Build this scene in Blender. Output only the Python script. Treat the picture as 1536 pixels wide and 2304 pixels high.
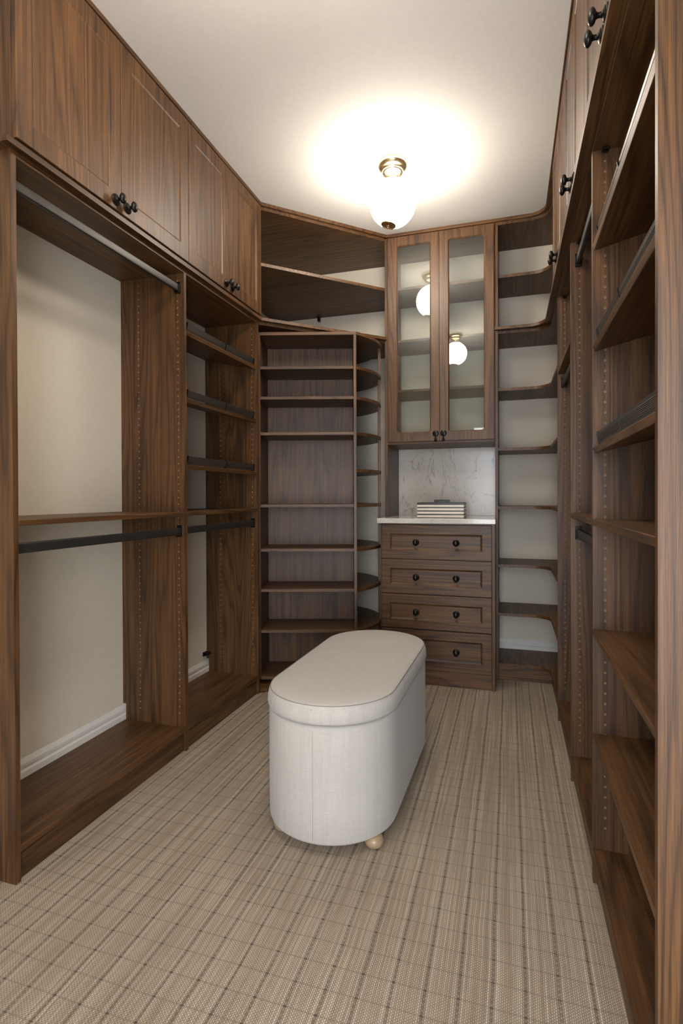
import bpy, math, random
from mathutils import Vector, Matrix
random.seed(7)
for o in list(bpy.data.objects): bpy.data.objects.remove(o)
sc = bpy.context.scene
COL = sc.collection

# ------------------------------------------------------------------ camera
CAM_H, YAW, PITCH, ROLL = 1.2, 0.3010, -0.0063, -0.0036
F_PX, CY_PX = 1218.19, 1125.92
fw0 = Vector((-math.sin(YAW), math.cos(YAW), 0)); rt0 = Vector((math.cos(YAW), math.sin(YAW), 0)); up0 = Vector((0, 0, 1))
fw = fw0*math.cos(PITCH) + up0*math.sin(PITCH); up1 = -fw0*math.sin(PITCH) + up0*math.cos(PITCH)
rt = rt0*math.cos(ROLL) + up1*math.sin(ROLL); up = -rt0*math.sin(ROLL) + up1*math.cos(ROLL)
cd = bpy.data.cameras.new('camera'); cam = bpy.data.objects.new('camera', cd); COL.objects.link(cam)
cd.sensor_fit = 'HORIZONTAL'; cd.sensor_width = 36; cd.lens = F_PX/1536*36
cd.shift_x = 0; cd.shift_y = (CY_PX-1152)/1536; cd.clip_start = .02
m = Matrix.Identity(4)
for i in range(3): m[i][0], m[i][1], m[i][2] = rt[i], up[i], -fw[i]
m[0][3], m[1][3], m[2][3] = 0, 0, CAM_H
cam.matrix_world = m
sc.camera = cam

# ------------------------------------------------------------------ world (daylight that reaches the closet through its doorway) and exposure
w = bpy.data.worlds.new('world'); sc.world = w; w.use_nodes = True
bg = w.node_tree.nodes['Background']; bg.inputs[0].default_value = (.89, .935, 1.0, 1); bg.inputs[1].default_value = 11.5
LAMP_STRENGTH = 46.0
vs = sc.view_settings
vs.view_transform = 'Standard'; vs.look = 'None'; vs.gamma = 1; vs.use_curve_mapping = False; vs.exposure = 0.08
pl = bpy.data.lights.new('doorway_portal_offscreen', 'AREA'); pl.shape = 'RECTANGLE'; pl.size = 1.05; pl.size_y = 2.20
pl.cycles.is_portal = True
po = bpy.data.objects.new('doorway_portal_offscreen', pl); COL.objects.link(po); po.location = (.025, -.76, 1.10); po.rotation_euler = (math.pi/2, 0, math.pi)

# ------------------------------------------------------------------ dimensions (metres, camera stands at x=0 y=0)
XL, XR = -1.4626, .2447            # front planes of the two runs
WL, WR, WB, WF, CE = -1.82, .605, 4.06, -.7, 2.997
T = .019
LY0, LY1, LY2 = 1.295, 2.2215, 2.992          # near faces of the panels, one run
RY1, RY2, RY3, RY4 = 3.098, 2.4548, 1.8268, 1.0566
ZU, ZT, ZL = 2.2585, 2.2775, 2.2965           # underside / top of the top shelf, top of the lip
ZDB, ZDT = 2.307, 2.971
YS = 3.662                                     # front plane of hutch and curved corner shelves

# ------------------------------------------------------------------ materials
def nt(name):
    mt = bpy.data.materials.new(name); mt.use_nodes = True
    t = mt.node_tree; b = t.nodes['Principled BSDF']
    return mt, t, b
def N(t, typ, **kw):
    n = t.nodes.new(typ)
    for k, v in kw.items(): setattr(n, k, v)
    return n
def ramp(t, fac, stops):
    r = N(t, 'ShaderNodeValToRGB'); e = r.color_ramp.elements
    e[0].position, e[0].color = stops[0][0], (*stops[0][1], 1); e[1].position, e[1].color = stops[-1][0], (*stops[-1][1], 1)
    for p, c in stops[1:-1]:
        x = e.new(p); x.color = (*c, 1)
    t.links.new(fac, r.inputs[0]); return r.outputs[0]
def mth(t, op, a, b=None, c=None):
    n = N(t, 'ShaderNodeMath', operation=op)
    for i, v in enumerate((a, b, c)):
        if v is None: continue
        if isinstance(v, (int, float)): n.inputs[i].default_value = v
        else: t.links.new(v, n.inputs[i])
    return n.outputs[0]
def mixc(t, blend, fac, a, b):
    n = N(t, 'ShaderNodeMix', data_type='RGBA', blend_type=blend)
    for i, v in ((0, fac), (6, a), (7, b)):
        if isinstance(v, (int, float)): n.inputs[i].default_value = v
        elif isinstance(v, tuple): n.inputs[i].default_value = (*v, 1)
        else: t.links.new(v, n.inputs[i])
    return n.outputs[2]
def noise(t, vec, scale, detail=2, rough=.5, dist=0):
    n = N(t, 'ShaderNodeTexNoise'); n.inputs['Scale'].default_value = scale; n.inputs['Detail'].default_value = detail
    n.inputs['Roughness'].default_value = rough; n.inputs['Distortion'].default_value = dist
    if vec is not None: t.links.new(vec, n.inputs['Vector'])
    return n.outputs['Fac']
def plain(name, col, rough=.5, metal=0, spec=None, bump=None):
    mt, t, b = nt(name)
    b.inputs['Base Color'].default_value = (*col, 1); b.inputs['Roughness'].default_value = rough; b.inputs['Metallic'].default_value = metal
    tc = N(t, 'ShaderNodeTexCoord')
    nz = noise(t, tc.outputs['Object'], 35, 2)
    c = mixc(t, 'MULTIPLY', .12, col, ramp(t, nz, [(.3, (.75, .75, .75)), (.7, (1, 1, 1))])); t.links.new(c, b.inputs['Base Color'])
    if bump:
        bn = N(t, 'ShaderNodeBump'); bn.inputs['Strength'].default_value = bump[1]; bn.inputs['Distance'].default_value = .002
        t.links.new(noise(t, tc.outputs['Object'], bump[0], 3), bn.inputs['Height']); t.links.new(bn.outputs[0], b.inputs['Normal'])
    return mt
def walnut(name, axis):
    mt, t, b = nt(name)
    tc = N(t, 'ShaderNodeTexCoord'); oi = N(t, 'ShaderNodeObjectInfo')
    off = N(t, 'ShaderNodeVectorMath', operation='SCALE'); off.inputs[0].default_value = (7.3, 11.1, 5.7)
    t.links.new(oi.outputs['Random'], off.inputs['Scale'])
    ad = N(t, 'ShaderNodeVectorMath', operation='ADD'); t.links.new(tc.outputs['Object'], ad.inputs[0]); t.links.new(off.outputs[0], ad.inputs[1])
    def sv(across, along):
        s = [across]*3; s['xyz'.index(axis)] = along
        n = N(t, 'ShaderNodeVectorMath', operation='MULTIPLY'); n.inputs[1].default_value = s
        t.links.new(ad.outputs[0], n.inputs[0]); return n.outputs[0]
    big = noise(t, sv(5.5, .38), 1, 2, .5, .25)
    ring = mth(t, 'PINGPONG', mth(t, 'MULTIPLY', big, 15.0), .5)          # contour lines: cathedral grain
    ringl = ramp(t, ring, [(0, (0, 0, 0)), (.16, (1, 1, 1))])             # thin dark late-wood lines
    streak = noise(t, sv(85, .55), 1, 4, .65)
    fine = noise(t, sv(420, 2.6), 1, 2, .6)
    pore = noise(t, sv(620, 11), 1, 1, .5)
    v = mth(t, 'ADD', mth(t, 'MULTIPLY', ring, .22), mth(t, 'MULTIPLY', streak, .46))
    v = mth(t, 'ADD', v, mth(t, 'MULTIPLY', fine, .34))
    v = mth(t, 'ADD', v, mth(t, 'MULTIPLY', big, .20))
    c = ramp(t, v, [(.38, (.036, .0145, .0043)), (.54, (.088, .0385, .0118)), (.66, (.143, .0655, .0212)), (.84, (.228, .115, .043))])
    c = mixc(t, 'MULTIPLY', .34, c, ringl)
    c = mixc(t, 'MULTIPLY', .50, c, ramp(t, pore, [(.40, (.40, .36, .33)), (.50, (1, 1, 1))]))
    t.links.new(c, b.inputs['Base Color'])
    t.links.new(mth(t, 'ADD', .38, mth(t, 'MULTIPLY', fine, .16)), b.inputs['Roughness']); b.inputs['Specular IOR Level'].default_value = .48
    bn = N(t, 'ShaderNodeBump'); bn.inputs['Strength'].default_value = .18; bn.inputs['Distance'].default_value = .0006
    t.links.new(mth(t, 'ADD', fine, pore), bn.inputs['Height']); t.links.new(bn.outputs[0], b.inputs['Normal'])
    return mt
W = {a: walnut('walnut_grain_'+a, a) for a in 'xyz'}
M_wall = plain('greige_paint', (.65, .585, .485), .75, bump=(160, .06))
M_ceil = plain('ceiling_paint', (.76, .73, .685), .85, bump=(120, .12))
M_base = plain('white_trim_paint', (.70, .675, .63), .45)
M_black = plain('oil_rubbed_black', (.012, .0105, .009), .34, .55)
M_bronze = plain('dark_bronze_rail', (.085, .075, .066), .38, .6)
M_rod = plain('black_rod', (.032, .029, .026), .42, .4)
M_rim = plain('pin_hole_rim', (.36, .255, .17), .5)
M_brass = plain('polished_brass', (.88, .70, .44), .22, 1.0)
M_steel = plain('bright_steel', (.6, .58, .55), .3, 1.0)
M_bone = plain('bone_inlay', (.70, .64, .53), .4)
M_horn = plain('black_horn', (.018, .014, .012), .35)
M_foot = plain('pale_turned_oak', (.34, .245, .155), .3)
M_seam = plain('seam_shade', (.24, .215, .185), .9)  # seam and piping lines, the shade along them put into the dark colour

def carpet():
    mt, t, b = nt('woven_grid_carpet')
    tc = N(t, 'ShaderNodeTexCoord'); sp = N(t, 'ShaderNodeSeparateXYZ'); t.links.new(tc.outputs['Object'], sp.inputs[0])
    x, y = sp.outputs['X'], sp.outputs['Y']
    PX, PY, YN = .0776, .0685, .0037
    wob = mth(t, 'MULTIPLY', mth(t, 'SUBTRACT', noise(t, tc.outputs['Object'], 6, 1), .5), .006)
    xs = mth(t, 'ADD', x, wob); ys = mth(t, 'ADD', y, wob)
    dx = mth(t, 'ABSOLUTE', mth(t, 'SUBTRACT', mth(t, 'FRACT', mth(t, 'DIVIDE', mth(t, 'ADD', xs, .508+PX*40.5), PX)), .5))    # 0 at stripe centre
    dy = mth(t, 'ABSOLUTE', mth(t, 'SUBTRACT', mth(t, 'FRACT', mth(t, 'DIVIDE', mth(t, 'ADD', ys, -1.3767+PY*60.5), PY)), .5))
    def band(d, wd):     # 1 inside the band, soft edge
        n = N(t, 'ShaderNodeMapRange'); n.interpolation_type = 'SMOOTHSTEP'
        n.inputs['From Min'].default_value = wd*.6; n.inputs['From Max'].default_value = wd*1.5; n.inputs['To Min'].default_value = 1; n.inputs['To Max'].default_value = 0
        t.links.new(d, n.inputs['Value']); return n.outputs[0]
    sx = band(dx, .050); sy = band(dy, .030)
    lx = band(mth(t, 'ABSOLUTE', mth(t, 'SUBTRACT', dx, .135)), .022)      # pale yarns beside each dark stripe
    # yarn columns, each with a tone of its own that drifts along its length; knots offset in every other column
    AX, AY = PX/16, PY/9
    cx_ = mth(t, 'DIVIDE', mth(t, 'ADD', xs, .508+PX*40+AX*.5), AX); colid = mth(t, 'FLOOR', cx_)
    odd = mth(t, 'MULTIPLY', mth(t, 'MODULO', colid, 2.0), .5)
    cy_ = mth(t, 'ADD', mth(t, 'DIVIDE', mth(t, 'ADD', ys, -1.3767+PY*60+AY*.5), AY), odd); rowid = mth(t, 'FLOOR', cy_)
    kx = mth(t, 'SINE', mth(t, 'MULTIPLY', mth(t, 'FRACT', cx_), math.pi)); ky = mth(t, 'SINE', mth(t, 'MULTIPLY', mth(t, 'FRACT', cy_), math.pi))
    knot = mth(t, 'MULTIPLY', mth(t, 'POWER', kx, .8), mth(t, 'POWER', ky, .7))
    cv = N(t, 'ShaderNodeCombineXYZ'); t.links.new(mth(t, 'MULTIPLY', colid, 3.17), cv.inputs[0]); t.links.new(mth(t, 'MULTIPLY', y, 1.6), cv.inputs[1])
    tone = noise(t, cv.outputs[0], 1, 1)
    wide = noise(t, tc.outputs['Object'], 2.2, 2)
    base = ramp(t, tone, [(.30, (.335, .272, .198)), (.50, (.41, .34, .262)), (.70, (.515, .445, .355))])
    base = mixc(t, 'MIX', mth(t, 'MULTIPLY', lx, .35), base, (.62, .57, .50))
    base = mixc(t, 'MULTIPLY', 1, base, ramp(t, knot, [(.05, (.46, .42, .38)), (.45, (.92, .91, .90)), (.95, (1.10, 1.10, 1.10))]))
    base = mixc(t, 'MULTIPLY', .5, base, ramp(t, wide, [(.35, (.84, .83, .82)), (.65, (1, 1, 1))]))
    base = mixc(t, 'MIX', mth(t, 'MULTIPLY', sy, .46), base, (.20, .155, .115))
    dash = mth(t, 'ADD', .46, mth(t, 'MULTIPLY', mth(t, 'MODULO', mth(t, 'ADD', rowid, colid), 2.0), .24))
    base = mixc(t, 'MIX', mth(t, 'MULTIPLY', sx, dash), base, (.125, .102, .084))
    base = mixc(t, 'MIX', mth(t, 'MULTIPLY', mth(t, 'MULTIPLY', sx, sy), .65), base, (.055, .045, .038))
    t.links.new(base, b.inputs['Base Color']); b.inputs['Roughness'].default_value = .95
    b.inputs['Specular IOR Level'].default_value = .15
    bn = N(t, 'ShaderNodeBump'); bn.inputs['Strength'].default_value = .5; bn.inputs['Distance'].default_value = .002
    t.links.new(knot, bn.inputs['Height']); t.links.new(bn.outputs[0], b.inputs['Normal'])
    return mt
M_carpet = carpet()
def linen(name, col, flat=False):
    mt, t, b = nt(name)
    tc = N(t, 'ShaderNodeTexCoord')
    def st(s):
        n = N(t, 'ShaderNodeVectorMath', operation='MULTIPLY'); n.inputs[1].default_value = s; t.links.new(tc.outputs['Object'], n.inputs[0]); return n.outputs[0]
    a = noise(t, st((420, 420, 14)), 1, 2); c = noise(t, st((22, 22, 520)), 1, 2); g = noise(t, st((55, 55, 2.5)), 1, 2)
    if flat: a = noise(t, st((420, 16, 16)), 1, 2); c = noise(t, st((16, 420, 16)), 1, 2); g = noise(t, st((300, 300, 300)), 1, 2)
    v = mth(t, 'ADD', mth(t, 'MULTIPLY', mth(t, 'ADD', a, c), .36), mth(t, 'MULTIPLY', g, .28))
    d = tuple(x*.84 for x in col)
    t.links.new(ramp(t, v, [(.33, d), (.58, col)]), b.inputs['Base Color']); b.inputs['Roughness'].default_value = .9
    b.inputs['Specular IOR Level'].default_value = .2; b.inputs['Sheen Weight'].default_value = .15
    bn = N(t, 'ShaderNodeBump'); bn.inputs['Strength'].default_value = .25; bn.inputs['Distance'].default_value = .0008
    t.links.new(mth(t, 'ADD', a, c), bn.inputs['Height']); t.links.new(bn.outputs[0], b.inputs['Normal'])
    return mt
M_linen = linen('oatmeal_linen', (.50, .475, .438))
M_linen_top = linen('oatmeal_linen_top', (.50, .475, .438), True)
def marble(name, base, vein, strength, rough):
    mt, t, b = nt(name)
    tc = N(t, 'ShaderNodeTexCoord')
    ds = N(t, 'ShaderNodeVectorMath', operation='MULTIPLY'); ds.inputs[1].default_value = (1, 1, .35); t.links.new(tc.outputs['Object'], ds.inputs[0])
    n1 = noise(t, ds.outputs[0], 5, 5, .6, .8)
    v1 = mth(t, 'ABSOLUTE', mth(t, 'SUBTRACT', n1, .5))
    cloud = noise(t, tc.outputs['Object'], 6, 4, .6); spot = noise(t, tc.outputs['Object'], 38, 3, .6, .5)
    spm = noise(t, tc.outputs['Object'], 9, 2)
    c = ramp(t, cloud, [(.3, tuple(x*.80 for x in base)), (.7, base)])
    n2 = noise(t, ds.outputs[0], 11, 4, .65, 1.2); v2 = mth(t, 'ABSOLUTE', mth(t, 'SUBTRACT', n2, .52))
    c = mixc(t, 'MIX', mth(t, 'MULTIPLY', ramp(t, v1, [(0, (1, 1, 1)), (.011, (0, 0, 0))]), strength), c, vein)
    c = mixc(t, 'MIX', mth(t, 'MULTIPLY', mth(t, 'MULTIPLY', ramp(t, v2, [(0, (1, 1, 1)), (.008, (0, 0, 0))]), strength*.8), ramp(t, spm, [(.45, (0, 0, 0)), (.6, (1, 1, 1))])), c, vein)
    c = mixc(t, 'MIX', mth(t, 'MULTIPLY', mth(t, 'MULTIPLY', ramp(t, spot, [(.66, (0, 0, 0)), (.70, (1, 1, 1))]), ramp(t, spm, [(.52, (0, 0, 0)), (.62, (1, 1, 1))])), strength), c, tuple(x*.6 for x in vein))
    t.links.new(c, b.inputs['Base Color']); b.inputs['Roughness'].default_value = rough
    return mt
M_splash = marble('grey_veined_marble', (.60, .555, .49), (.17, .155, .135), .6, .22)
M_top = marble('white_marble', (.66, .635, .60), (.36, .34, .32), .35, .12)
def glassmat():
    mt = bpy.data.materials.new('door_glass'); mt.use_nodes = True; t = mt.node_tree; t.nodes.clear()
    out = N(t, 'ShaderNodeOutputMaterial'); mx = N(t, 'ShaderNodeMixShader'); fr = N(t, 'ShaderNodeFresnel'); fr.inputs[0].default_value = 1.52
    tr = N(t, 'ShaderNodeBsdfTransparent'); tr.inputs[0].default_value = (.95, .97, .96, 1)
    gl = N(t, 'ShaderNodeBsdfGlossy'); gl.inputs['Roughness'].default_value = .0
    t.links.new(mth(t, 'MULTIPLY', fr.outputs[0], 1.7), mx.inputs[0]); t.links.new(tr.outputs[0], mx.inputs[1]); t.links.new(gl.outputs[0], mx.inputs[2]); t.links.new(mx.outputs[0], out.inputs[0])
    return mt
M_glass = glassmat()
def lampmat():
    mt, t, b = nt('lit_opal_glass')
    b.inputs['Base Color'].default_value = (.9, .88, .84, 1); b.inputs['Roughness'].default_value = .3
    b.inputs['Emission Color'].default_value = (1.0, .90, .775, 1)
    b.inputs['Emission Strength'].default_value = LAMP_STRENGTH
    return mt
M_globe = lampmat()

# ------------------------------------------------------------------ mesh helpers
class MB:
    def __init__(s): s.v, s.f, s.m = [], [], []
    def add(s, vs_, fs, mi=0):
        n = len(s.v); s.v += [tuple(p) for p in vs_]; s.f += [tuple(i+n for i in f) for f in fs]; s.m += [mi]*len(fs); return s
    def box(s, x0, x1, y0, y1, z0, z1, c=.0012, mi=0):
        x0, x1 = min(x0, x1), max(x0, x1); y0, y1 = min(y0, y1), max(y0, y1); z0, z1 = min(z0, z1), max(z0, z1)
        c = min(c, .3*(x1-x0), .3*(y1-y0), .3*(z1-z0))
        V, idx = [], {}
        X, Y, Z = (x0, x1), (y0, y1), (z0, z1)
        for i in (0, 1):
            for j in (0, 1):
                for k in (0, 1):
                    p = (X[i], Y[j], Z[k]); d = (c if i == 0 else -c, c if j == 0 else -c, c if k == 0 else -c)
                    for a in range(3):
                        q = [p[b] + (0 if b == a else d[b]) for b in range(3)]
                        idx[i, j, k, a] = len(V); V.append(q)
        F = []
        for a in range(3):
            b, e = (a+1) % 3, (a+2) % 3
            for sgn in (0, 1):
                qs = []
                for (u, w_) in ((0, 0), (1, 0), (1, 1), (0, 1)):
                    k = [0]*3; k[a] = sgn; k[b] = u; k[e] = w_; qs.append(idx[(*k, a)])
                F.append(qs if sgn else qs[::-1])
        for a in range(3):                    # edges parallel to axis a
            b, e = (a+1) % 3, (a+2) % 3
            for u in (0, 1):
                for w_ in (0, 1):
                    k0 = [0]*3; k1 = [0]*3; k0[a] = 0; k1[a] = 1
                    for k in (k0, k1): k[b] = u; k[e] = w_
                    q = [idx[(*k0, b)], idx[(*k1, b)], idx[(*k1, e)], idx[(*k0, e)]]
                    F.append(q if (u == w_) else q[::-1])
        for i in (0, 1):
            for j in (0, 1):
                for k in (0, 1):
                    q = [idx[i, j, k, 0], idx[i, j, k, 1], idx[i, j, k, 2]]
                    F.append(q if (i+j+k) % 2 else q[::-1])
        return s.add(V, F, mi)
    def prism(s, poly, z0, z1, mi=0):         # poly counter-clockwise in xy
        n = len(poly); V = [(x, y, z0) for x, y in poly] + [(x, y, z1) for x, y in poly]
        F = [tuple(range(n-1, -1, -1)), tuple(range(n, 2*n))] + [(i, (i+1) % n, n+(i+1) % n, n+i) for i in range(n)]
        return s.add(V, F, mi)
    def extrude(s, prof, axis, a0, a1, mi=0):  # profile of 2-D points, extruded along x or y
        n = len(prof)
        mk = (lambda p, a: (a, p[0], p[1])) if axis == 'x' else (lambda p, a: (p[0], a, p[1]))
        V = [mk(p, a0) for p in prof] + [mk(p, a1) for p in prof]
        F = [tuple(range(n-1, -1, -1)), tuple(range(n, 2*n))] + [(i, (i+1) % n, n+(i+1) % n, n+i) for i in range(n)]
        return s.add(V, F, mi)
    def lathe(s, prof, c=(0, 0, 0), ax='z', seg=24, sx=1, sy=1, mi=0):   # prof: (r, h)
        V, F = [], []
        for r, h in prof:
            for k in range(seg):
                a = 2*math.pi*k/seg; p = (r*math.cos(a)*sx, r*math.sin(a)*sy, h)
                if ax == 'x': p = (p[2], p[0], p[1])
                elif ax == 'y': p = (p[1], p[2], p[0])
                V.append((p[0]+c[0], p[1]+c[1], p[2]+c[2]))
        for i in range(len(prof)-1):
            for k in range(seg): F.append((i*seg+k, i*seg+(k+1) % seg, (i+1)*seg+(k+1) % seg, (i+1)*seg+k))
        F.append(tuple(range(seg-1, -1, -1))); F.append(tuple((len(prof)-1)*seg+k for k in range(seg)))
        return s.add(V, F, mi)
    def rail(s, pts, r, seg=8, closed=False, mi=0):
        pts = [Vector(p) for p in pts]; n = len(pts); V, F = [], []
        for i, p in enumerate(pts):
            a = pts[(i+1) % n] if (closed or i < n-1) else p; b = pts[i-1] if (closed or i > 0) else p
            d = (a-b).normalized(); u = Vector((0, 0, 1)) if abs(d.z) < .9 else Vector((1, 0, 0))
            e = d.cross(u).normalized(); g = e.cross(d)
            for k in range(seg):
                t_ = 2*math.pi*k/seg; V.append(p + e*math.cos(t_)*r + g*math.sin(t_)*r)
        for i in range(n if closed else n-1):
            j = (i+1) % n
            for k in range(seg): F.append((i*seg+k, i*seg+(k+1) % seg, j*seg+(k+1) % seg, j*seg+k))
        return s.add(V, F, mi)
ORG = {}
def build(mb, name, mat, parent=None, smooth=False, local=False, kind=None):
    """one mesh object; world coordinates unless local, re-based on the thing's Empty"""
    root = parent
    while root is not None and root.parent is not None: root = root.parent
    o0 = Vector((0, 0, 0))
    if root is not None and not local: o0 = ORG.get(root.name, o0)
    me = bpy.data.meshes.new(name)
    me.from_pydata([(x-o0.x, y-o0.y, z-o0.z) for x, y, z in mb.v], [], mb.f)
    mats = mat if isinstance(mat, (list, tuple)) else [mat]
    for q in mats: me.materials.append(q)
    for p, mi in zip(me.polygons, mb.m): p.material_index = mi; p.use_smooth = smooth
    me.update()
    ob = bpy.data.objects.new(name, me); COL.objects.link(ob)
    if parent is not None: ob.parent = parent
    if kind: ob['kind'] = kind
    return ob
def autosmooth(ob, deg=40):
    me = ob.data
    for p in me.polygons: p.use_smooth = True
    try: me.set_sharp_from_angle(angle=math.radians(deg))
    except Exception: pass
    return ob
def thing(name, label, cat, loc=(0, 0, 0), rz=0, group=None):
    e = bpy.data.objects.new(name, None); COL.objects.link(e); e.empty_display_size = .1
    e.location = loc; e.rotation_euler = (0, 0, rz); e['label'] = label; e['category'] = cat
    if group: e['group'] = group
    ORG[e.name] = Vector(loc); return e
def tag(o, label, cat, group=None):
    o['label'] = label; o['category'] = cat
    if group: o['group'] = group
    return o
def struct(o): o['kind'] = 'structure'; return o
def bx(name, mat, parent, x0, x1, y0, y1, z0, z1, c=.0012, **k):
    return build(MB().box(x0, x1, y0, y1, z0, z1, c), name, mat, parent, **k)
def place(me, name, parent, loc, rot=(0, 0, 0)):   # further copy of a shared mesh under a part, loc in world
    root = parent
    while root.parent is not None: root = root.parent
    ob = bpy.data.objects.new(name, me); COL.objects.link(ob); ob.parent = parent
    ob.location = Vector(loc) - ORG.get(root.name, Vector((0, 0, 0))); ob.rotation_euler = rot
    return ob

# ------------------------------------------------------------------ the room
ob = struct(bx('floor', M_carpet, None, WL-.1, WR+.1, WF-.9, WB+.1, -.04, 0, 0))
struct(bx('ceiling', M_ceil, None, WL-.1, WR+.1, WF-.12, WB+.1, CE, CE+.1, 0))
struct(bx('wall_left', M_wall, None, WL-.1, WL, WF-.12, WB+.1, -.04, CE, 0))
struct(bx('wall_right', M_wall, None, WR, WR+.1, WF-.12, WB+.1, -.04, CE, 0))
struct(bx('wall_back', M_wall, None, WL, WR, WB, WB+.1, -.04, CE, 0))
DX0, DX1, DZ = -.50, .55, 2.20
mb = MB().box(WL, DX0, WF-.12, WF, -.04, CE, 0).box(DX1, WR, WF-.12, WF, -.04, CE, 0).box(DX0, DX1, WF-.12, WF, DZ, CE, 0)
struct(build(mb, 'wall_front', M_wall))
def base_prof(d, h):
    return [(0, 0), (d, 0), (d, h*.74), (d*.62, h*.78), (d*.80, h*.84), (d*.80, h*.90), (d*.45, h*.96), (d*.22, h), (0, h)]
BH, BD = .182, .014
struct(build(MB().extrude([(WL+a, b) for a, b in base_prof(BD, BH)][::-1], 'y', WF, 3.0), 'baseboard_left', M_base))
struct(build(MB().extrude([(WB-a, b) for a, b in base_prof(BD, BH)], 'x', -.0705, WR-.02), 'baseboard_back', M_base))
struct(build(MB().extrude([(WR-a, b) for a, b in base_prof(BD, BH)], 'y', WF, 1.05), 'baseboard_right', M_base))
# casing of the wide doorway behind the camera
struct(build(MB().box(DX0-.02, DX0+.015, WF-.13, WF+.015, 0, DZ).box(DX1-.015, DX1+.02, WF-.13, WF+.015, 0, DZ).box(DX0-.02, DX1+.02, WF-.13, WF+.015, DZ-.015, DZ+.09), 'trim_1', M_base))

# ------------------------------------------------------------------ shared small hardware
def knob_mesh(ax_sign, axis):
    """oval knob on a stepped rosette, standing off along axis"""
    mb = MB()
    prof = [(.0215, 0), (.0215, .003), (.0195, .0045), (.0165, .0055), (.0165, .0075), (.0135, .009), (.009, .0105), (.0062, .014), (.0062, .021), (.0085, .0235)]
    mb.lathe(prof, ax='z', seg=20)
    egg = []
    for k in range(11):
        a = math.pi*k/10; egg.append((max(.0005, .0185*math.sin(a)), .0335-.0105*math.cos(a)))
    mb.lathe(egg, ax='z', seg=20, sx=.86, sy=1.1)
    # local z -> axis direction, local y -> world z
    if axis == 'x': R = Matrix(((0, 0, ax_sign), (-ax_sign, 0, 0), (0, 1, 0)))
    else: R = Matrix(((-ax_sign, 0, 0), (0, 0, ax_sign), (0, 1, 0)))
    mb.v = [tuple(R @ Vector(p)) for p in mb.v]
    if R.determinant() < 0: mb.f = [f[::-1] for f in mb.f]
    me = bpy.data.meshes.new('knob'); me.from_pydata(mb.v, [], mb.f); me.materials.append(M_black)
    for p in me.polygons: p.use_smooth = True
    me.set_sharp_from_angle(angle=math.radians(50)); return me
KNOB_L, KNOB_R, KNOB_B = knob_mesh(1, 'x'), knob_mesh(-1, 'x'), knob_mesh(-1, 'y')

def shaker(u0, u1, z0, z1, d_front, d_back, stile, rail, depth, bev, mk, c=.0015):
    """door or drawer front with a recessed centre; mk(u, d, z) -> xyz, d_front faces the room"""
    mb = MB(); s = 1 if d_front > d_back else -1
    def loop(a, b, e, g, d): return [mk(a, d, e), mk(b, d, e), mk(b, d, g), mk(a, d, g)]
    L = [loop(u0, u1, z0, z1, d_back), loop(u0, u1, z0, z1, d_front-s*c), loop(u0+c, u1-c, z0+c, z1-c, d_front),
         loop(u0+stile, u1-stile, z0+rail, z1-rail, d_front),
         loop(u0+stile+bev*.25, u1-stile-bev*.25, z0+rail+bev*.25, z1-rail-bev*.25, d_front-s*depth*.45),
         loop(u0+stile+bev, u1-stile-bev, z0+rail+bev, z1-rail-bev, d_front-s*depth)]
    V = [p for l in L for p in l]; F = [(3, 2, 1, 0)]
    for i in range(len(L)-1):
        for k in range(4): F.append((i*4+k, i*4+(k+1) % 4, (i+1)*4+(k+1) % 4, (i+1)*4+k))
    n = (len(L)-1)*4; F.append((n, n+1, n+2, n+3))
    mb.add(V, F)
    # make normals face outwards whatever the mapping
    a, b, e = (Vector(V[i]) for i in (n, n+1, n+2)); nrm = (b-a).cross(e-b)
    want = Vector(mk(0, d_front, 0)) - Vector(mk(0, d_back, 0))
    if nrm.dot(want) < 0: mb.f = [f[::-1] for f in mb.f]
    return mb

def rod(parent, x, z, y0, y1):
    prof = [(x+sx_*.0035+.0045*math.cos(q), z+sz_*.0125+.0045*math.sin(q)) for sx_, sz_, q0 in ((1, 1, 0), (-1, 1, 90), (-1, -1, 180), (1, -1, 270)) for q in [math.radians(q0+22.5*k) for k in range(5)]]
    r = build(MB().extrude(prof[::-1], 'y', y0, y1), 'hanging_rod', M_rod, parent); autosmooth(r)
    for ya, yb in ((y0, y0+.004), (y1-.004, y1)):
        inn = yb if ya == y0 else ya-.010
        mb = MB().box(x-.013, x+.013, ya, yb, z-.026, z+.030, .003).box(x-.013, x-.009, min(inn, ya), max(inn+.010, yb), z-.024, z+.016).box(x+.009, x+.013, min(inn, ya), max(inn+.010, yb), z-.024, z+.016).box(x-.013, x+.013, min(inn, ya), max(inn+.010, yb), z-.026, z-.018)
        build(mb, 'rod_socket', M_black, r)
    return r
def pin_holes(panel, xs, y, z0, z1):
    """shelf-pin holes on the face that looks along -y"""
    mb = MB(); n = int((z1-z0)/.032)
    for x in xs:
        for i in range(n+1):
            z = z0+i*.032; V = []
            for rr, dy in ((.0034, .0001), (.0031, .0007), (.0023, .0007), (.0021, .0002)):
                for k in range(8): a = 2*math.pi*(k+.5)/8; V.append((x+rr*math.cos(a), y-dy, z+rr*math.sin(a)))
            F = [(j*8+k, j*8+(k+1) % 8, j*8+8+(k+1) % 8, j*8+8+k) for j in range(3) for k in range(8)]
            mb.add(V, F, 0)
    build(mb, 'pin_holes', M_rim, panel, kind='stuff')
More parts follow.
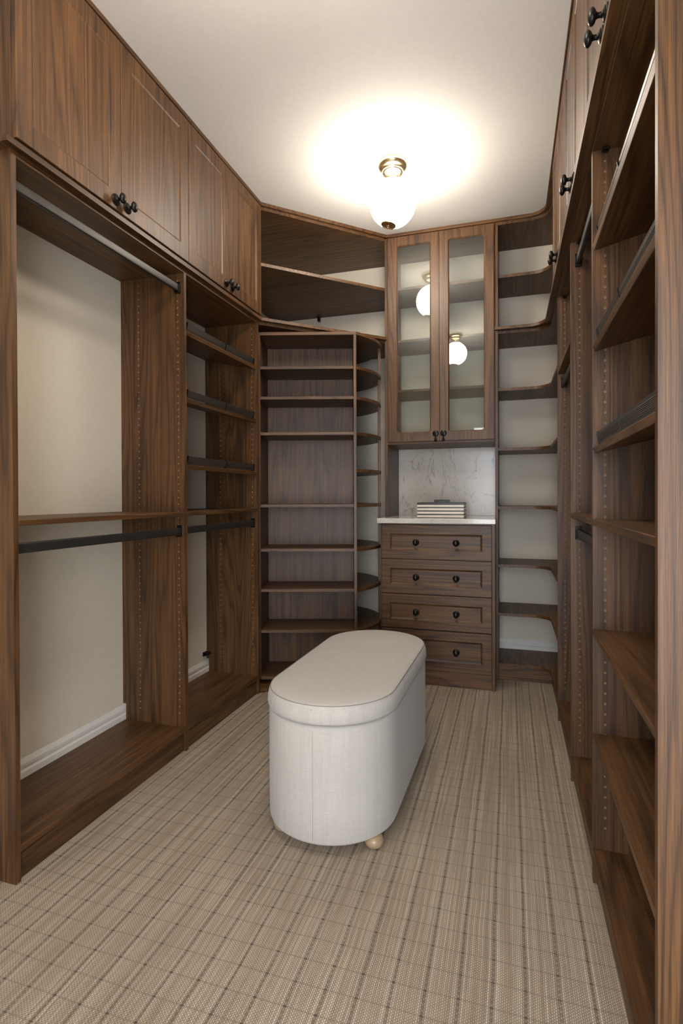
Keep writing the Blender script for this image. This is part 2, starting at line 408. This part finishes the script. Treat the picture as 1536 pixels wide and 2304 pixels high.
def shoe_shelf(parent, xf, xb, y0, y1, zf, metal, slope=.24):
    """slanted shelf: front edge at xf (top z = zf), rising to xb, with a ribbed fence on clips"""
    sg = 1 if xb > xf else -1; L = abs(xb-xf); an = math.atan(slope); ca, sa = math.cos(an), math.sin(an)
    def P(u, h): return (xf + sg*(u*ca - h*sa), zf + u*sa + h*ca)     # u up the shelf, h off its top face
    def ex(pts, a, b):
        q = [P(*p) for p in pts]
        if sg < 0: q = q[::-1]
        return q[::-1]
    c = .0012; Ls = L/ca - .006
    sh = build(MB().extrude(ex([(0, -T+c), (c, -T), (Ls, -T), (Ls, 0), (c, 0), (0, -c)], 0, 0), 'y', y0+.001, y1-.001), 'shoe_shelf', W['y'], parent)
    rib = [(.020, .006), (.0255, .006), (.0255, .041), (.020, .041)]
    pr = [(.0255, .005), (.0255, .041), (.0200, .041), (.0200, .034)]
    for k in range(6): h = .032-k*.0036; pr += [(.0188, h), (.0200, h-.0018)]
    pr += [(.0200, .005)]
    build(MB().extrude(ex(pr, 0, 0), 'y', y0+.022, y1-.022), 'fence_rail', metal, sh)
    for yc in (y0+.024, (y0+y1)/2+.02, y1-.024):
        mb = MB().extrude(ex([(.0165, 0), (.031, 0), (.031, .004), (.0275, .006), (.0275, .042), (.0195, .044), (.0165, .042)], 0, 0), 'y', yc-.003, yc+.003)
        build(mb, 'fence_clip', M_black, sh)
    return sh

# ------------------------------------------------------------------ hanging and shelf bays, the run with the widest bay
XB = WL+.001; XBB = WL+BD
def panel(parent, x0, x1, y, z1, back, notch=True):
    """upright with a notch over the baseboard at its wall end (back = wall x)"""
    s = 1 if x1 > back or x0 > back else -1
    f = x1 if abs(x1-back) > abs(x0-back) else x0
    pr = [(f, 0), (f, z1), (back+s*.001, z1), (back+s*.001, BH+.008), (back+s*(BD+.004), BH+.008), (back+s*(BD+.004), 0)]
    if s < 0: pr = pr[::-1]
    return build(MB().extrude(pr[::-1] if s < 0 else pr[::-1], 'y', y, y+T), 'side_panel', W['z'], parent)
def norm_fix(o):
    import bmesh
    b = bmesh.new(); b.from_mesh(o.data); bmesh.ops.recalc_face_normals(b, faces=b.faces); b.to_mesh(o.data); b.free(); return o

def bay(label, xf, back, y0, y1, near, far, zb, shelves, rods, holes_far=True, near_thick=True):
    s = 1 if xf > back else -1            # +1: run on the x<0 wall
    t = thing('closet_bay', label, 'closet bay', ((xf+back)/2, (y0+y1)/2, 0))
    inner = back+s*.001
    if near: norm_fix(panel(t, min(xf, back), max(xf, back), y0-T, ZT, back))
    if far:
        p = norm_fix(panel(t, min(xf, back), max(xf, back), y1, ZT, back))
        if holes_far: pin_holes(p, [xf-s*.035, back+s*.103], y1, .176, 2.24)
    bx('base_shelf', W['y'], t, xf, back+s*(BD+.002), y0, y1, zb-T, zb)
    bx('toe_kick', W['y'], t, xf-s*.012, xf-s*.031, y0, y1, 0, zb-T)
    bx('top_shelf', W['y'], t, xf, inner, y0, y1, ZU, ZT)
    for z in shelves: bx('shelf', W['y'], t, xf, inner, y0, y1, z-T, z)
    for z in rods: rod(t, xf-s*.030, z, y0, y1)
    return t
bL1 = bay('widest walnut hanging bay with upper and lower black rods and one shelf', XL, WL, LY0+T, LY1, True, True, .1122, [1.1323], [2.188, 1.040])
bL2 = bay('walnut bay with three slanted shoe shelves above a single hanging rod', XL, WL, LY1+T, LY2, False, True, .1122, [1.1323], [1.043])
for z in (1.992, 1.671, 1.3535): shoe_shelf(bL2, XL, WL, LY1+T, LY2, z, M_bronze)
build(MB().box(WL+.001, WL+.034, LY2-.044, LY2-.001, .218, .235, .003).box(WL+.001, WL+.012, LY2-.048, LY2-.004, .214, .239, .002), 'wall_clip', M_black, bL2)
# the facing run
bR1 = bay('walnut long-hang bay with high shelf and rod beside the curved corner shelves', XR, WR, RY2+T, RY1, False, True, .108, [1.868], [1.801])
bR2 = bay('narrow walnut hanging bay with two rods beside the tall shoe shelf tower', XR, WR, RY3+T, RY2, False, True, .108, [1.1282], [2.181, 1.045])
bR3 = bay('walnut shelf tower with slanted fenced shoe shelves above deep flat shelves', XR, WR, RY4+T, RY3, True, True, .108, [1.1282, .7883, .4661], [])
for z in (1.973, 1.663, 1.349): shoe_shelf(bR3, XR, WR, RY4+T, RY3, z, M_bronze)
for y, b_ in ((RY1, bR1), (RY2, bR2), (RY3, bR3)):
    build(MB().box(XR+.024, XR+.046, y-.022, y-.0005, ZU-.009, ZU-.0005, .003).lathe([(.006, 0), (.006, .003)], (XR+.035, y-.011, ZU-.0125)), 'shelf_bracket', M_black, b_)
for z in (1.973, 1.663):
    for yy in (RY3-.02, 1.36):
        build(MB().lathe([(.006, 0), (.006, .0015), (.003, .002)][::-1] if False else [(.006, 0), (.006, .0015)], (XR+.075, yy, z+.0105-.0045)), 'cam_screw', M_steel, bR3)

# ------------------------------------------------------------------ upper cabinets
def upper(label, xf, back, y0, y1, door_knob_me, near_end=False, far_end=False):
    s = 1 if xf > back else -1
    t = thing('upper_cabinet', label, 'cabinet', ((xf+back)/2, (y0+y1)/2, ZL), group=None)
    z0, z1 = ZL, 2.976
    bx('bottom_panel', W['y'], t, xf, back+s*.001, y0+T/2, y1-T/2, z0, z0+T)
    bx('top_panel', W['y'], t, xf, back+s*.001, y0+T/2, y1-T/2, z1-T, z1)
    bx('side_panel', W['z'], t, xf, back+s*.001, y0-(T/2 if near_end else 0)+.0002, y0+T/2-.0003, z0, z1)
    bx('side_panel', W['z'], t, xf, back+s*.001, y1-T/2+.0003, y1+(T/2 if far_end else 0)-.0002, z0, z1)
    ym = (y0+y1)/2; g = .0016
    xd = xf+s*.0225
    mk = lambda u, d, z: (d, u, z)
    for a, b, ky in ((y0-T/2+g if near_end else y0+g, ym-g, ym-.033), (ym+g, y1+T/2-g if far_end else y1-g, ym+.033)):
        d = build(shaker(a, b, ZDB, ZDT, xd, xf+s*.0008, .062, .066, .0045, .009, mk), 'door', W['z'], t)
        place(door_knob_me, 'knob', d, (xd, ky, 2.343))
    return t
e = T/2
upper('walnut two-door upper cabinet above the widest hanging bay', XL, WL, LY0+e, LY1+e, KNOB_L, True)
upper('walnut two-door upper cabinet beside the diagonal open corner shelves', XL, WL, LY1+e, LY2+e, KNOB_L, False, True)
upper('walnut two-door upper cabinet above the long-hang bay', XR, WR, RY2+e, RY1+e, KNOB_R, False, True)
upper('walnut two-door upper cabinet above the narrow two-rod bay', XR, WR, RY3+e, RY2+e, KNOB_R)
upper('walnut two-door upper cabinet above the slanted shoe shelf tower', XR, WR, RY4+e, RY3+e, KNOB_R, True)

# ------------------------------------------------------------------ lips and crowns (continuous trims)
def strip(pts_in, pts_out, z0, z1, name, mat):
    """ribbon between two matching outlines"""
    n = len(pts_in); V = [(*p, z) for z in (z0, z1) for p in (*pts_in, *pts_out)]; k = 2*n; F = []
    for i in range(n-1):
        F += [(i, i+1, n+i+1, n+i)[::-1], (k+i, k+i+1, k+n+i+1, k+n+i), (n+i, n+i+1, k+n+i+1, k+n+i)[::-1], (i, i+1, k+i+1, k+i)]
    F += [(0, n, k+n, k), (n-1, k+n-1, k+2*n-1, 2*n-1)]
    return norm_fix(build(MB().add(V, F), name, mat))
LXO = -1.440; LYO = 1.263; DY = 3.022
HX0, HX1 = -.8200, -.8010        # hutch side panel
def diag_pt(off):                # offset line of the diagonal, off towards the room
    a, b = Vector((XL, DY)), Vector((HX0+.0, YS)); d = (b-a).normalized(); nrm = Vector((d.y, -d.x)); return a+nrm*off, b+nrm*off, d
a, b, dd = diag_pt(.022)
def at_x(p, d, x): k = (x-p.x)/d.x; return (x, p.y+d.y*k)
cornL = at_x(a, dd, LXO)
endR = at_x(a, dd, -.8035)
lipL_out = [(WL+.002, LYO), (LXO, LYO), cornL, endR]
lipL_in = [(WL+.002, LYO+.06), (LXO-.06, LYO+.06), (LXO-.06, cornL[1]+.03), (endR[0]-.03, endR[1]+.05)]
struct(strip(lipL_in, lipL_out, ZT+.0002, ZL-.0002, 'trim_2', W['y']))
crownL_out = [(WL+.002, LYO+.012), (LXO+.0, LYO+.012), cornL, endR]
struct(strip(lipL_in, crownL_out, 2.9765, CE-.0005, 'trim_3', W['y']))
# run with curved inner corner: along y on x = XR-.033, quarter round, then along x on y = YS-.012
def inner_corner(xo, yo, r, x_end, y_end, n=10):
    c = (xo-r, yo-r); P = [(xo, y_end)]
    for k in range(n+1):
        t_ = math.pi/2*k/n; P.append((c[0]+r*math.cos(t_), c[1]+r*math.sin(t_)))
    P.append((x_end, yo)); return P
RXO = XR-.033
lo = inner_corner(RXO, YS-.018, .095, -.0905, RY4-.03); li = inner_corner(RXO+.06, YS+.042, .155, -.0905, RY4-.03)
struct(strip(li, lo, ZT+.0002, ZL-.0002, 'trim_4', W['y']))
lo2 = inner_corner(RXO+.004, YS-.012, .095, HX0+.004, RY4-.03); li2 = inner_corner(RXO+.06, YS+.042, .155, HX0+.004, RY4-.03)
struct(strip(li2, lo2, 2.9765, CE-.0005, 'trim_5', W['x']))

# ------------------------------------------------------------------ diagonal open corner shelves above the tower
t = thing('corner_shelves', 'open walnut diagonal corner shelves above the revolving tower', 'shelves', (-1.3, 3.7, ZU))
def diag_poly(off=0):
    p, q, d_ = diag_pt(off); xe = HX0-.001; q = at_x(p, d_, xe); p = at_x(p, d_, XL); return [p, q, (xe, WB-.002), (WL+.002, WB-.002), (WL+.002, p[1])]
for nm, z0, z1, off in (('bottom_panel', ZU, ZT, -.004), ('shelf', 2.619, 2.638, 0), ('top_panel', 2.957, 2.976, .006)):
    build(MB().prism(diag_poly(off), z0, z1), nm, W['x'], t)
build(MB().box(-1.446, -1.426, WB-.03, WB-.003, 2.585, 2.6188, .002).box(-1.446, -1.426, WB-.045, WB-.003, 2.615, 2.6188, .001), 'support_bracket', M_black, t)

# ------------------------------------------------------------------ revolving tower
TC, TR, TA = (-1.315, 3.5305), .490, math.radians(16.5)
t = thing('revolving_tower', 'revolving walnut shelf tower with round top in the corner', 'shelf tower', (TC[0], TC[1], 0), TA)
hw, hd = .310, .381
def disc(r, yf):   # circle cut by the front chord (and the same at the back)
    a0 = math.asin(yf/r); P = []
    for k in range(33): a = -a0 + (2*a0)*k/32; P.append((r*math.cos(a), r*math.sin(a)))
    for k in range(33): a = math.pi-a0 + 2*a0*k/32; P.append((r*math.cos(a), r*math.sin(a)))
    return P
def tower(mb, name, mat, smooth=False):
    return build(mb, name, mat, t, local=True)
tower(MB().prism(disc(TR, hd), 2.2108, 2.2298), 'top_disc', W['x'])
tower(MB().prism(disc(TR, hd), .058, .077), 'bottom_disc', W['x'])
tower(MB().lathe([(.30, .030), (.30, .058)], seg=32), 'swivel_plate', M_black)
for s in (-1, 1):
    tower(MB().box(s*hw-(T if s > 0 else 0), s*hw+(0 if s > 0 else T), -hd, hd, .077, 2.2108), 'side_panel', W['z'])
tower(MB().box(-hw+T, hw-T, -.066, -.053, .077, 2.2108), 'back_panel', W['z'])
TZ = [2.0176, 1.829, 1.6056, 1.375, 1.1554, .8776, .6257, .3684]
for z in TZ:
    if abs(z-1.375) > .01: tower(MB().box(-hw+T, hw-T, -hd+.001, -.067, z-T, z), 'shelf', W['x'])
    for s in (-1, 1):
        r = TR-.006; a0 = math.acos(hw/r); P = []
        for k in range(25): a = -a0+2*a0*k/24; P.append((s*r*math.cos(a), r*math.sin(a)))
        if s < 0: P = P[::-1]
        tower(MB().prism(P, z-T, z), 'side_shelf', W['y'])
for s in (-1, 1):
    tower(MB().box(s*.470-.0095, s*.470+.0095, -.065, -.040, .077, 2.2108), 'edge_post', W['z'])
bp = [(XL+.004, 3.018), (-.83, 3.56), (-.83, WB-.02), (WL+.02, WB-.02), (WL+.02, 3.018)]
ca, sa = math.cos(-TA), math.sin(-TA)
bpl = [((x-TC[0])*ca-(y-TC[1])*sa, (x-TC[0])*sa+(y-TC[1])*ca) for x, y in bp]
tower(MB().prism(bpl, 0, .030), 'base_plate', W['x'])

# ------------------------------------------------------------------ dresser, worktop, splash
DXL, DXR, YD = -.805, -.0855, 3.449
t = thing('dresser', 'walnut four-drawer dresser under the marble worktop', 'dresser', ((DXL+DXR)/2, (YD+WB)/2, 0))
bx('side_panel', W['z'], t, DXL, DXL+.006, YD+.002, 4.03, 0, 1.028)
bx('side_panel', W['z'], t, DXR-T, DXR, YD-.001, 3.656, 0, 1.028)
bx('body', W['x'], t, DXL+.006, DXR-T, YD+.024, 3.655, .06, 1.027)
bx('body', W['x'], t, DXL+.006, -.0905, 3.655, 4.03, .06, 1.027)
bx('toe_kick', W['x'], t, DXL+.006, DXR-T, YD+.004, YD+.023, 0, .096)
tb = [(1.018, .8010), (.7960, .5765), (.5715, .3528), (.3478, .0975)]
mk = lambda u, d, z: (u, d, z)
for z1, z0 in tb:
    d = build(shaker(DXL+.007, DXR-T-.0015, z0, z1, YD, YD+.022, .056, .056, .009, .012, mk), 'drawer', W['x'], t)
    for kx in (-.5745, -.3215): place(KNOB_B, 'knob', d, (kx, YD+.009, (z0+z1)/2-.002))
o = build(MB().box(-.8255, -.0815, 3.428, 3.657, 1.0285, 1.0612, .003), 'countertop', M_top)
mbc = MB().prism([(-.8255, 3.428), (-.0815, 3.428), (-.0815, 3.657), (-.0905, 3.657), (-.0905, WB-.001), (-.8255, WB-.001)], 1.0285, 1.0612)
o.data.clear_geometry(); o.data.from_pydata(mbc.v, [], mbc.f); o.data.update()
bv = o.modifiers.new('bevel', 'BEVEL'); bv.width = .004; bv.segments = 2
tag(o, 'white marble worktop lying on the walnut dresser', 'worktop')
o = bx('backsplash', M_splash, None, HX1+.0005, -.0905, 4.040, WB-.0005, 1.0615, 1.5555, .001)
tag(o, 'grey veined marble splash slab standing behind the striped box', 'backsplash')

# ------------------------------------------------------------------ glass-door wall cabinet
t = thing('glass_cabinet', 'tall walnut wall cabinet with two glass doors above the worktop', 'cabinet', (-.45, 3.85, 1.0612))
bx('side_panel', W['z'], t, HX0, HX1, YS, WB-.001, 1.0614, 2.976)
bx('side_panel', W['z'], t, -.1085, -.0905, YS, WB-.001, 1.576, 2.956)
bx('side_panel', W['z'], t, HX1+.0005, -.784, YS, WB-.001, 1.576, 2.956)
bx('bottom_panel', W['x'], t, HX1+.0005, -.0905, YS, WB-.001, 1.556, 1.575)
bx('top_panel', W['x'], t, HX1+.0005, -.0905, YS, WB-.001, 2.957, 2.976)
for z in (2.640, 2.280, 1.937): bx('shelf', W['x'], t, -.7835, -.109, YS+.035, WB-.001, z-.018, z)
def glass_door(x0, x1, z0, z1, yf, yb, st, rl, rad, hinge_name):
    ix0, ix1, iz0, iz1 = x0+st, x1-st, z0+rl, z1-rl; m_ = 5
    def inner(k):
        P = []
        for (cx, cz, a) in ((ix0+rad, iz0+rad, 180), (ix1-rad, iz0+rad, 270), (ix1-rad, iz1-rad, 0), (ix0+rad, iz1-rad, 90)):
            for j in range(m_): q = math.radians(a+90*j/(m_-1)); P.append((cx+(rad+k)*math.cos(q), cz+(rad+k)*math.sin(q)))
        return P
    O = [(x0, z0), (x1, z0), (x1, z1), (x0, z1)]
    mb = MB(); n = 4*m_
    V = [(x, yf, z) for x, z in O] + [(x, yf, z) for x, z in inner(.007)] + [(x, yf+.006, z) for x, z in inner(0)] + [(x, yb, z) for x, z in inner(0)] + [(x, yb, z) for x, z in O]
    F = []; a, b, c_, d_ = 4, 4+n, 4+2*n, 4+3*n
    for base, off in ((a, 0), (c_, d_)):
        for q in range(4):
            for j in range(m_-1): F.append((off+q, base+q*m_+j+1, base+q*m_+j))
            F.append((off+q, off+(q+1) % 4, base+((q+1) % 4)*m_, base+q*m_+m_-1))
    for l0, l1 in ((a, b), (b, c_)):
        for k in range(n): F.append((l0+k, l0+(k+1) % n, l1+(k+1) % n, l1+k))
    for q in range(4): F.append((q, (q+1) % 4, d_+(q+1) % 4, d_+q))
    d = norm_fix(build(mb.add(V, F), 'door', W['z'], t))
    build(MB().box(ix0-.003, ix1+.003, yf+.010, yf+.014, iz0-.003, iz1+.003, 0), 'glass_pane', M_glass, d)
    return d
def pull(door, x, y, z):
    mb = MB().lathe([(.0215, 0), (.0215, .003), (.017, .005), (.017, .007), (.012, .009)], ax='z', seg=24)
    mb.v = [(p[0], -p[2], p[1]) for p in mb.v]
    pend = [(.0035, .0), (.0035, -.018), (.0045, -.028), (.0085, -.040), (.0098, -.046), (.0085, -.052), (.003, -.056)]
    V0 = MB().lathe(pend, (0, -.013, 0), seg=14); mb.add(V0.v, [f[::-1] for f in V0.f])
    mb.rail([(0, -.004, .002), (0, -.014, .003), (0, -.014, -.004)], .004)
    mb.v = [(a_+x, b_+y, c_+z) for a_, b_, c_ in mb.v]
    o = norm_fix(build(mb, 'drop_pull', M_black, door)); autosmooth(o, 45)
XM = -.4445
d1 = glass_door(-.789, XM-.0015, 1.574, 2.963, YS-.0235, YS-.0015, .062, .064, .012, '')
d2 = glass_door(XM+.0015, -.0965, 1.574, 2.963, YS-.0235, YS-.0015, .062, .064, .012, '')
pull(d1, XM-.0255, YS-.0235, 1.622); pull(d2, XM+.0255, YS-.0235, 1.622)

# ------------------------------------------------------------------ curved corner shelves
CX0, CX1 = -.0895, -.0705
def L_poly(r=.105, yf=YS+.018, xf=XR, y_end=RY1+T):
    P = [(CX1, WB-.001), (CX1, yf)]
    c = (xf-r, yf-r)
    for k in range(13): a = math.pi/2*(1-k/12); P.append((c[0]+r*math.cos(a), c[1]+r*math.sin(a)))
    P += [(xf, y_end), (WR-.001, y_end), (WR-.001, WB-.001)]
    return P
t = thing('corner_shelves', 'walnut corner shelves with curved fronts between dresser and long-hang bay', 'shelves', (.25, 3.7, 0))
bx('side_panel', W['z'], t, CX0, CX1, YS, WB-.001, 0, ZT)
for z in (ZT, 1.905, 1.517, 1.136, .7565, .440): build(MB().prism(L_poly(), z-T, z), 'top_shelf' if z == ZT else 'shelf', W['y'], t)
def shift(P, d): return [(x-d if 0 else x, y) for x, y in P]
bpoly = [(CX1, WB-BD-.002), (CX1, YS+.018)] + L_poly()[2:-2] + [(WR-.002, RY1+T), (WR-.002, WB-BD-.002)]
build(MB().prism(bpoly, .112-T, .112), 'base_shelf', W['y'], t)
bx('toe_kick', W['x'], t, CX1, XR+.030, YS+.030, YS+.049, 0, .093)
bx('toe_kick', W['y'], t, XR+.012, XR+.031, RY1+T, YS+.030, 0, .093)
t = thing('corner_shelves', 'open walnut corner shelves with curved fronts beside the glass-door cabinet', 'shelves', (.25, 3.7, ZL))
bx('side_panel', W['z'], t, CX0, CX1, YS-.002, WB-.001, ZL, 2.976)
build(MB().prism(L_poly(y_end=RY1+T+.003), ZT+.001, ZL-.0005), 'bottom_panel', W['y'], t)
build(MB().prism(L_poly(y_end=RY1+T+.003), 2.621, 2.640), 'shelf', W['y'], t)
build(MB().prism(L_poly(yf=YS, y_end=RY1+T+.003), 2.957, 2.976), 'top_panel', W['y'], t)

# ------------------------------------------------------------------ striped keepsake box
BX0, BX1, BY0, BY1, BZ = -.5830, -.2815, 3.560, 3.770, 1.0614
t = thing('keepsake_box', 'small black and bone striped lidded box standing on the marble worktop', 'box', ((BX0+BX1)/2, (BY0+BY1)/2, BZ))
bx('body', M_horn, t, BX0+.002, BX1-.002, BY0+.002, BY1-.002, BZ, BZ+.097, .001)
bx('lid', M_horn, t, BX0, BX1, BY0, BY1, BZ+.0885, BZ+.1005, .001)
rows = [(.003, .0175), (.0265, .0405), (.0490, .0630), (.0710, .0850)]
for z0, z1 in rows:
    cuts = [BX0]; 
    while cuts[-1] < BX1-.075: cuts.append(cuts[-1]+random.uniform(.045, .07))
    cuts.append(BX1)
    for p, q in zip(cuts, cuts[1:]): bx('bone_tile', M_bone, t, p+.0002, q-.0002, BY0, BY0+.003, BZ+z0, BZ+z1, .0004)
    for k in range(4):
        p = BY0+.003+k*(BY1-BY0-.003)/4; bx('bone_tile', M_bone, t, BX1-.003, BX1, p+.0003, p+(BY1-BY0-.003)/4-.0003, BZ+z0, BZ+z1, .0004)
hx = (BX0+BX1)/2
pr = [(hx-.052, BZ+.1003), (hx-.052, BZ+.119), (hx+.052, BZ+.119), (hx+.052, BZ+.1003), (hx+.036, BZ+.1003), (hx+.02, BZ+.1035), (hx-.02, BZ+.1035), (hx-.036, BZ+.1003)]
V = [(x, y, z) for y in (3.655, 3.673) for x, z in pr]; n = len(pr)
norm_fix(build(MB().add(V, [(0, 1, 6, 7), (1, 2, 5, 6), (2, 3, 4, 5), (8, 15, 14, 9), (9, 14, 13, 10), (10, 13, 12, 11)] + [(i, (i+1) % n, n+(i+1) % n, n+i) for i in range(n)]), 'handle', M_horn, t))

# ------------------------------------------------------------------ ottoman
OX, OY, OA, OL, OW = -.625, 2.222, -.0215, 1.068, .478
t = thing('storage_ottoman', 'pill-shaped beige linen storage ottoman on round wooden feet', 'ottoman', (OX, OY, 0), OA)
def stadium(grow, n=28):
    r = OW/2+grow; h = OL/2-OW/2; P = []
    for cy, a0 in ((h, 0), (-h, math.pi)):
        for k in range(n+1): a = a0+math.pi*k/n; P.append((r*math.cos(a), cy+r*math.sin(a)))
    return P
def loft(levels, close_top=True, close_bot=True, dome=0):
    mb = MB(); V = []; n = 0
    for g, z in levels:
        P = stadium(g); n = len(P); V += [(x, y, z) for x, y in P]
    F = []
    for i in range(len(levels)-1):
        for k in range(n): F.append((i*n+k, i*n+(k+1) % n, (i+1)*n+(k+1) % n, (i+1)*n+k))
    if close_bot: F.append(tuple(range(n-1, -1, -1)))
    if close_top: F.append(tuple((len(levels)-1)*n+k for k in range(n)))
    return mb.add(V, F)
b_ = build(loft([(-.012, .038), (-.004, .040), (0, .048), (.001, .15), (.001, .30), (.0008, .424), (-.002, .432), (-.012, .4365), (-.025, .4365)]), 'base', M_linen, t, local=True); autosmooth(b_, 60)
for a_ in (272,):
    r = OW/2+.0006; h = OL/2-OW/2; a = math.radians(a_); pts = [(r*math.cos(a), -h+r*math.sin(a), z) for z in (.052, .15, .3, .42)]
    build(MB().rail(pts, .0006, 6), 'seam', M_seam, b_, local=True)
l_ = build(loft([(-.03, .4400), (-.004, .4402), (.003, .4425), (.006, .451), (.0055, .474), (.0015, .492), (-.004, .503), (-.008, .5065), (-.012, .508), (-.05, .513), (-.10, .517), (-.16, .519), (-.22, .5195)]), 'lid', [M_linen, M_linen_top], t, local=True); autosmooth(l_, 60)
for p in l_.data.polygons:
    if p.normal.z > .6: p.material_index = 1
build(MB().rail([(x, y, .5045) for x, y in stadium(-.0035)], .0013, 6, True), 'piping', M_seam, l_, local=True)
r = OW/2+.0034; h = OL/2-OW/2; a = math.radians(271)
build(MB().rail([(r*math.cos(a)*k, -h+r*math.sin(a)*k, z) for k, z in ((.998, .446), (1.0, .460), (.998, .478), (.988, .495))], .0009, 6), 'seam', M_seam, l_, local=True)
for fx, fy in ((-.150, -.425), (.188, -.418), (-.165, .434), (.185, .434)):
    if True:
        f_ = build(MB().lathe([(.008, 0), (.019, .002), (.028, .008), (.0325, .017), (.0335, .025), (.031, .033), (.026, .0405)], (fx, fy, 0), seg=24), 'foot', M_foot, t, local=True); autosmooth(f_, 60)

# ------------------------------------------------------------------ ceiling lamps
def lamp(label, x, y, tilt, end=''):
    t = thing('ceiling_lamp'+end, label, 'lamp', (x, y, CE))
    pr = [(.080, 0), (.0815, -.006), (.081, -.014), (.076, -.024), (.066, -.033), (.056, -.038), (.0545, -.042), (.056, -.048), (.052, -.054), (.036, -.058), (.020, -.060), (.0125, -.063), (.0125, -.070), (.008, -.073)]
    c = build(MB().lathe(pr, seg=40), 'canopy', M_brass, t, local=True); norm_fix(c); autosmooth(c, 50)
    s_ = norm_fix(build(MB().lathe([(.0065, -.070), (.0065, -.100)], seg=14), 'stem', M_brass, t, local=True)); autosmooth(s_)
    n_ = norm_fix(build(MB().lathe([(.003, -.05), (.0045, -.060), (.0045, -.066), (.002, -.070)], (.03, -.026, 0), seg=10), 'thumb_screw', M_brass, t, local=True))
    R = .125; gz = -.213
    prof = [(max(.001, R*math.sin(math.pi*k/24)), R*math.cos(math.pi*k/24)) for k in range(25)]
    g = norm_fix(build(MB().lathe(prof, (0, 0, gz), seg=40), 'globe'+end, M_globe, t, smooth=True, local=True))
    # brass cap and finial under the globe, hanging a little off plumb
    Rm = Matrix.Rotation(tilt, 4, fw0)
    q = [(.001, -R-.012), (.0045, -R-.011), (.005, -R-.006), (.008, -R-.004), (.0095, -R-.001), (.026, -.1262), (.0395, -.1228), (.0415, -.1195), (.0405, -.1165)]
    mb = MB().lathe(q, seg=32); mb.v = [tuple((Rm @ Vector(p)) + Vector((0, 0, gz))) for p in mb.v]
    f_ = norm_fix(build(mb, 'finial_cap', M_brass, t, local=True)); autosmooth(f_, 40)
lamp('brass ceiling lamp with opal globe hanging before the glass-door cabinet', -.600, 2.885, .20)
lamp('brass ceiling lamp with opal globe hanging near the widest hanging bay', -.570, 1.185, .12, '_offscreen')

# panelled door leaf standing open behind the camera
dm = MB()
mk = lambda u, d, z: (u, d, z)
d = build(MB().box(WR-.045, WR-.016, -.66, .14, .01, 2.18, .002), 'door_1', M_base); struct(d)
for z0, z1 in ((.25, .95), (1.15, 2.05)):
    for y0, y1 in ((-.57, -.31), (-.22, .04)):
        norm_fix(build(shaker(y0, y1, z0, z1, WR-.053, WR-.045, .02, .02, .006, .03, lambda u, dd_, z: (dd_, u, z)), 'panel', M_base, d))
place(KNOB_R, 'door_knob', d, (WR-.045, .08, 1.0))
